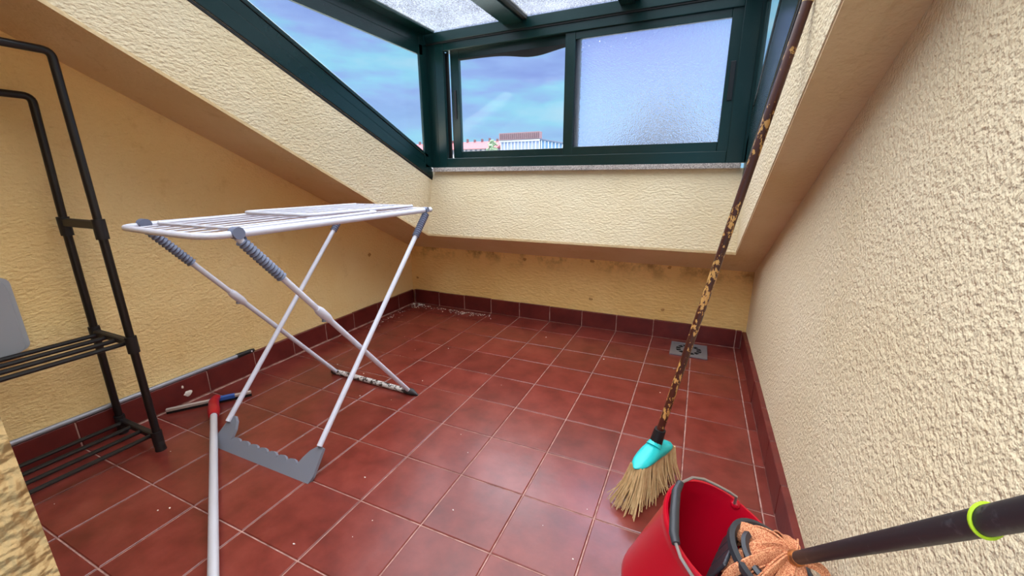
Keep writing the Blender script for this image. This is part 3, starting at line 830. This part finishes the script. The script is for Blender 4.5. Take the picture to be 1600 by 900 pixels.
# strips spring from the ferrule mouth, fold over and drop into the wringer and over its edge
mouth = S - Dn * .13 + Vector((0, 0, .0))
vx = BE1; vy = BE2
for k in range(22):
    a = 2 * math.pi * k / 22 + r3.uniform(-.12, .12)
    rad_ = r3.uniform(.18, .40)
    out = (Vector((-1, -.15, 0)) * (.60 + .75 * math.cos(a)) + Vector((-.25, -1, 0)) * (math.sin(a) * .75 + .15))
    out = out.normalized() * rad_
    up = r3.uniform(-.03, .06)
    p = [mouth, mouth + out * .45 + Vector((0, 0, up)), mouth + out * 1.0 + Vector((0, 0, up * .6 - .06)),
         mouth + out * r3.uniform(1.05, 1.35) + Vector((r3.uniform(-.05, .05), r3.uniform(-.05, .05), -.20)),
         mouth + out * r3.uniform(.75, 1.2) + Vector((r3.uniform(-.06, .06), r3.uniform(-.06, .06), -.34))]
    wv = Vector((r3.uniform(-1, 1), r3.uniform(-1, 1), r3.uniform(-.4, .8))).cross(out) + Vector((0, 0, .05))
    ribbon(p, r3.uniform(.036, .054), .012, wv).build('cloth_strip', M_MOP, mop)
# loops lying on top
for offs in (((-.16, .02, .08), (-.34, .10, .07), (-.42, .10, .02), (-.36, .06, -.03), (-.24, .04, .0)), ((-.12, .06, .06), (-.24, .12, .03), (-.30, .06, -.08), (-.40, -.02, -.12)),
        ((-.14, -.08, .06), (-.28, -.12, -.02), (-.40, -.12, -.05), (-.50, -.20, -.18)), ((.0, .10, .04), (-.06, .20, -.04), (-.04, .22, -.16), (.02, .2, -.24)), ((-.06, .02, .07), (-.2, .0, .05), (-.3, -.05, .0), (-.34, -.14, -.1)),
        ((-.2, -.14, .05), (-.36, -.24, .0), (-.46, -.28, -.1), (-.5, -.32, -.22)), ((-.12, -.18, .04), (-.24, -.32, -.02), (-.32, -.38, -.14))):
    ribbon([mouth] + [mouth + Vector(q) for q in offs], .050, .013, Vector((.3, .5, .8))).build('cloth_strip', M_MOP, mop)

# ------------------------------------------------------------------ floor drain
fd = thing('floor_drain', 'square steel floor drain set in the tiles by the back wall', 'drain', (-1.055, 3.19, 0))
cx, cy, hw = -1.055, 3.20, .43
box((cx - hw, cy - hw, -.01), (cx + hw, cy + hw, .006)).build('sump_shade', M_DRAIN_SHADE, fd)  # flat black slab, its colour stands for the shade inside the drain
mb = MB()
NS = 48
def ringpts(r, z): return [(cx + r * math.cos(2 * math.pi * j / NS), cy + r * math.sin(2 * math.pi * j / NS), z) for j in range(NS)]
def sqpts(h_, z):
    o = []
    for j in range(NS):
        a = 2 * math.pi * j / NS; c_, s_ = math.cos(a), math.sin(a); k = h_ / max(abs(c_), abs(s_)); o.append((cx + c_ * k, cy + s_ * k, z))
    return o
zt = .022
A0 = mb.verts([(cx, cy, zt)])[0]; R1 = mb.verts(ringpts(.19, zt)); R2 = mb.verts(ringpts(.30, zt)); SQ = mb.verts(sqpts(hw - .05, zt))
for j in range(NS):
    k = (j + 1) % NS
    mb.face([A0, R1[j], R1[k]]); mb.face([R2[j], SQ[j], SQ[k], R2[k]])
    if j % 4 == 0: mb.face([R1[j], R2[j], R2[k], R1[k]])
mb.build('grate', M_DRAIN, fd)
mb = MB()
for (a, b) in (((-hw, -hw), (hw, -hw + .055)), ((-hw, hw - .055), (hw, hw)), ((-hw, -hw + .055), (-hw + .055, hw - .055)), ((hw - .055, -hw + .055), (hw, hw - .055))):
    mb.box((cx + a[0], cy + a[1], -.005), (cx + b[0], cy + b[1], .030))
mb.build('rim', M_DRAIN, fd)

# ------------------------------------------------------------------ plaster crumbs
mb = MB(); r4 = random.Random(3)
def crumb(x, y, s_):
    mb.blob((x, y, s_ * .4), (s_, s_ * r4.uniform(.5, 1), s_ * .5), 1, .5, 2, r4.random() * 9)
for k in range(70): crumb(-9.95 + abs(r4.gauss(0, .35)), 3.72 - abs(r4.gauss(0, .18)), r4.uniform(.008, .022))
for k in range(110): crumb(r4.gauss(-7.9, .55), 3.62 - abs(r4.gauss(0, .14)), r4.uniform(.008, .022))
for k in range(60): crumb(-9.75 + r4.gauss(0, .12), r4.gauss(2.0, .7), r4.uniform(.006, .018))
for (x, y) in ((-9.9, 3.6), (-9.75, 3.66), (-9.6, 3.62)): crumb(x, y, .06)
for k in range(46): crumb(r4.uniform(-9, -.4), r4.uniform(-6, 3), r4.uniform(.006, .017))
o = mb.build('plaster_crumbs', M_CRUMB, kind='stuff')
o['label'] = 'white plaster crumbs scattered on red tiles, thickest near the back left corner'; o['category'] = 'debris'

# ------------------------------------------------------------------ outside: land and far buildings
land = MB().box((-2600, 20, -56), (2600, 4000, -50)).build('land', M_LAND, kind='structure')
row = thing('apartment_row', 'long low apartment row with red tiled roof seen through the left window pane', 'building', (-240, 410, -50))
MB().box((-330, 402, -50), (-204, 440, 33.5)).build('wall', M_FACADE, row)
MB().prism([(-332, 398, 33.2), (-332, 420, 42.0), (-332, 442, 33.2)], (130, 0, 0)).build('roof', M_ROOFRED, row)
for k in range(20):
    x = -326 + k * 6
    MB().box((x, 401.4, 28.4), (x + 2.2, 402, 32.4)).build('window', M_WINDARK, row)
for k in range(13):
    x = -325 + k * 9.4
    MB().box((x, 418, 40), (x + 1.4, 421, 44.2 + (k % 3) * .5)).build('chimney', M_RUSTDARK, row)
wh = thing('warehouse', 'grey blue warehouse with brown ribbed upper panel seen through the left window pane', 'building', (-177, 400, -50))
MB().box((-199, 401, -50), (-155, 440, 40)).build('wall', M_FACBLUE, wh)
MB().prism([(-199.5, 399, 40.4), (-154.8, 399, 40.9), (-154.8, 399, 47.6), (-199.5, 399, 47.4)], (0, 8, 0)).build('sign_panel', M_RUSTPANEL, wh)
for k in range(20):
    x = -198 + k * 2.2
    MB().box((x, 398.6, 41.6), (x + 1.1, 399.2, 46.6)).build('rib', M_RUSTDARK, wh)
MB().box((-199.5, 399.6, 38.8), (-154.8, 401, 40.4)).build('cornice', M_FACWHITE, wh)
for k in range(12):
    x = -198.4 + k * 3.9
    MB().box((x, 400.2, 20), (x + .9, 401, 38.8)).build('column', M_FACWHITE, wh)
hall = thing('glazed_hall', 'low hall with blue glazing and sloping roof right of the far warehouse', 'building', (-140, 402, -50))
MB().prism([(-154.6, 402, -50), (-126, 402, -50), (-126, 402, 34.6), (-154.6, 402, 40.2)], (0, 30, 0)).build('glazing', M_HALLGLASS, hall)
MB().prism([(-154.6, 400.5, 40.0), (-125, 400.5, 34.2), (-125, 400.5, 35.2), (-154.6, 400.5, 41.0)], (0, 34, 0)).build('roof', M_WINDARK, hall)
for k in range(8):
    x = -153.5 + k * 3.7
    MB().box((x, 401, 20), (x + .7, 402, 39.3 - .2 * (x + 154))).build('mullion', M_FACWHITE, hall)
def tree(name, label, c, r, hgt, mat, seed, cone=False):
    t = thing(name, label, 'tree', (c[0], c[1], -50))
    MB().tube([(c[0], c[1], -50), (c[0], c[1], c[2] + hgt * .3)], [.02 * hgt + .3, .01 * hgt + .1], 8).build('trunk', M_BARK, t)
    mb = MB(); rr = random.Random(seed)
    for k in range(60):
        f = rr.random(); z = c[2] + hgt * f
        w = r * ((1 - f) if cone else math.sin(math.pi * min(.95, .15 + .8 * f))) + .05 * r
        a = rr.uniform(0, 6.28); q = w * math.sqrt(rr.random())
        s_ = r * rr.uniform(.16, .26)
        mb.blob((c[0] + q * math.cos(a), c[1] + q * math.sin(a), z), (s_, s_, s_), 2, .6, 2.5, k)
    mb.build('crown', mat, t)
tree('conifer', 'dark conical tree blurred behind the pebbled right window pane', (-7.6, 60, 2.5), 9.5, 11.0, M_LEAF, 2, True)
tree('leafy_tree', 'small green tree between red roofed row and the far warehouse', (-200, 384, 26), 6, 13.0, M_LEAF2, 5)
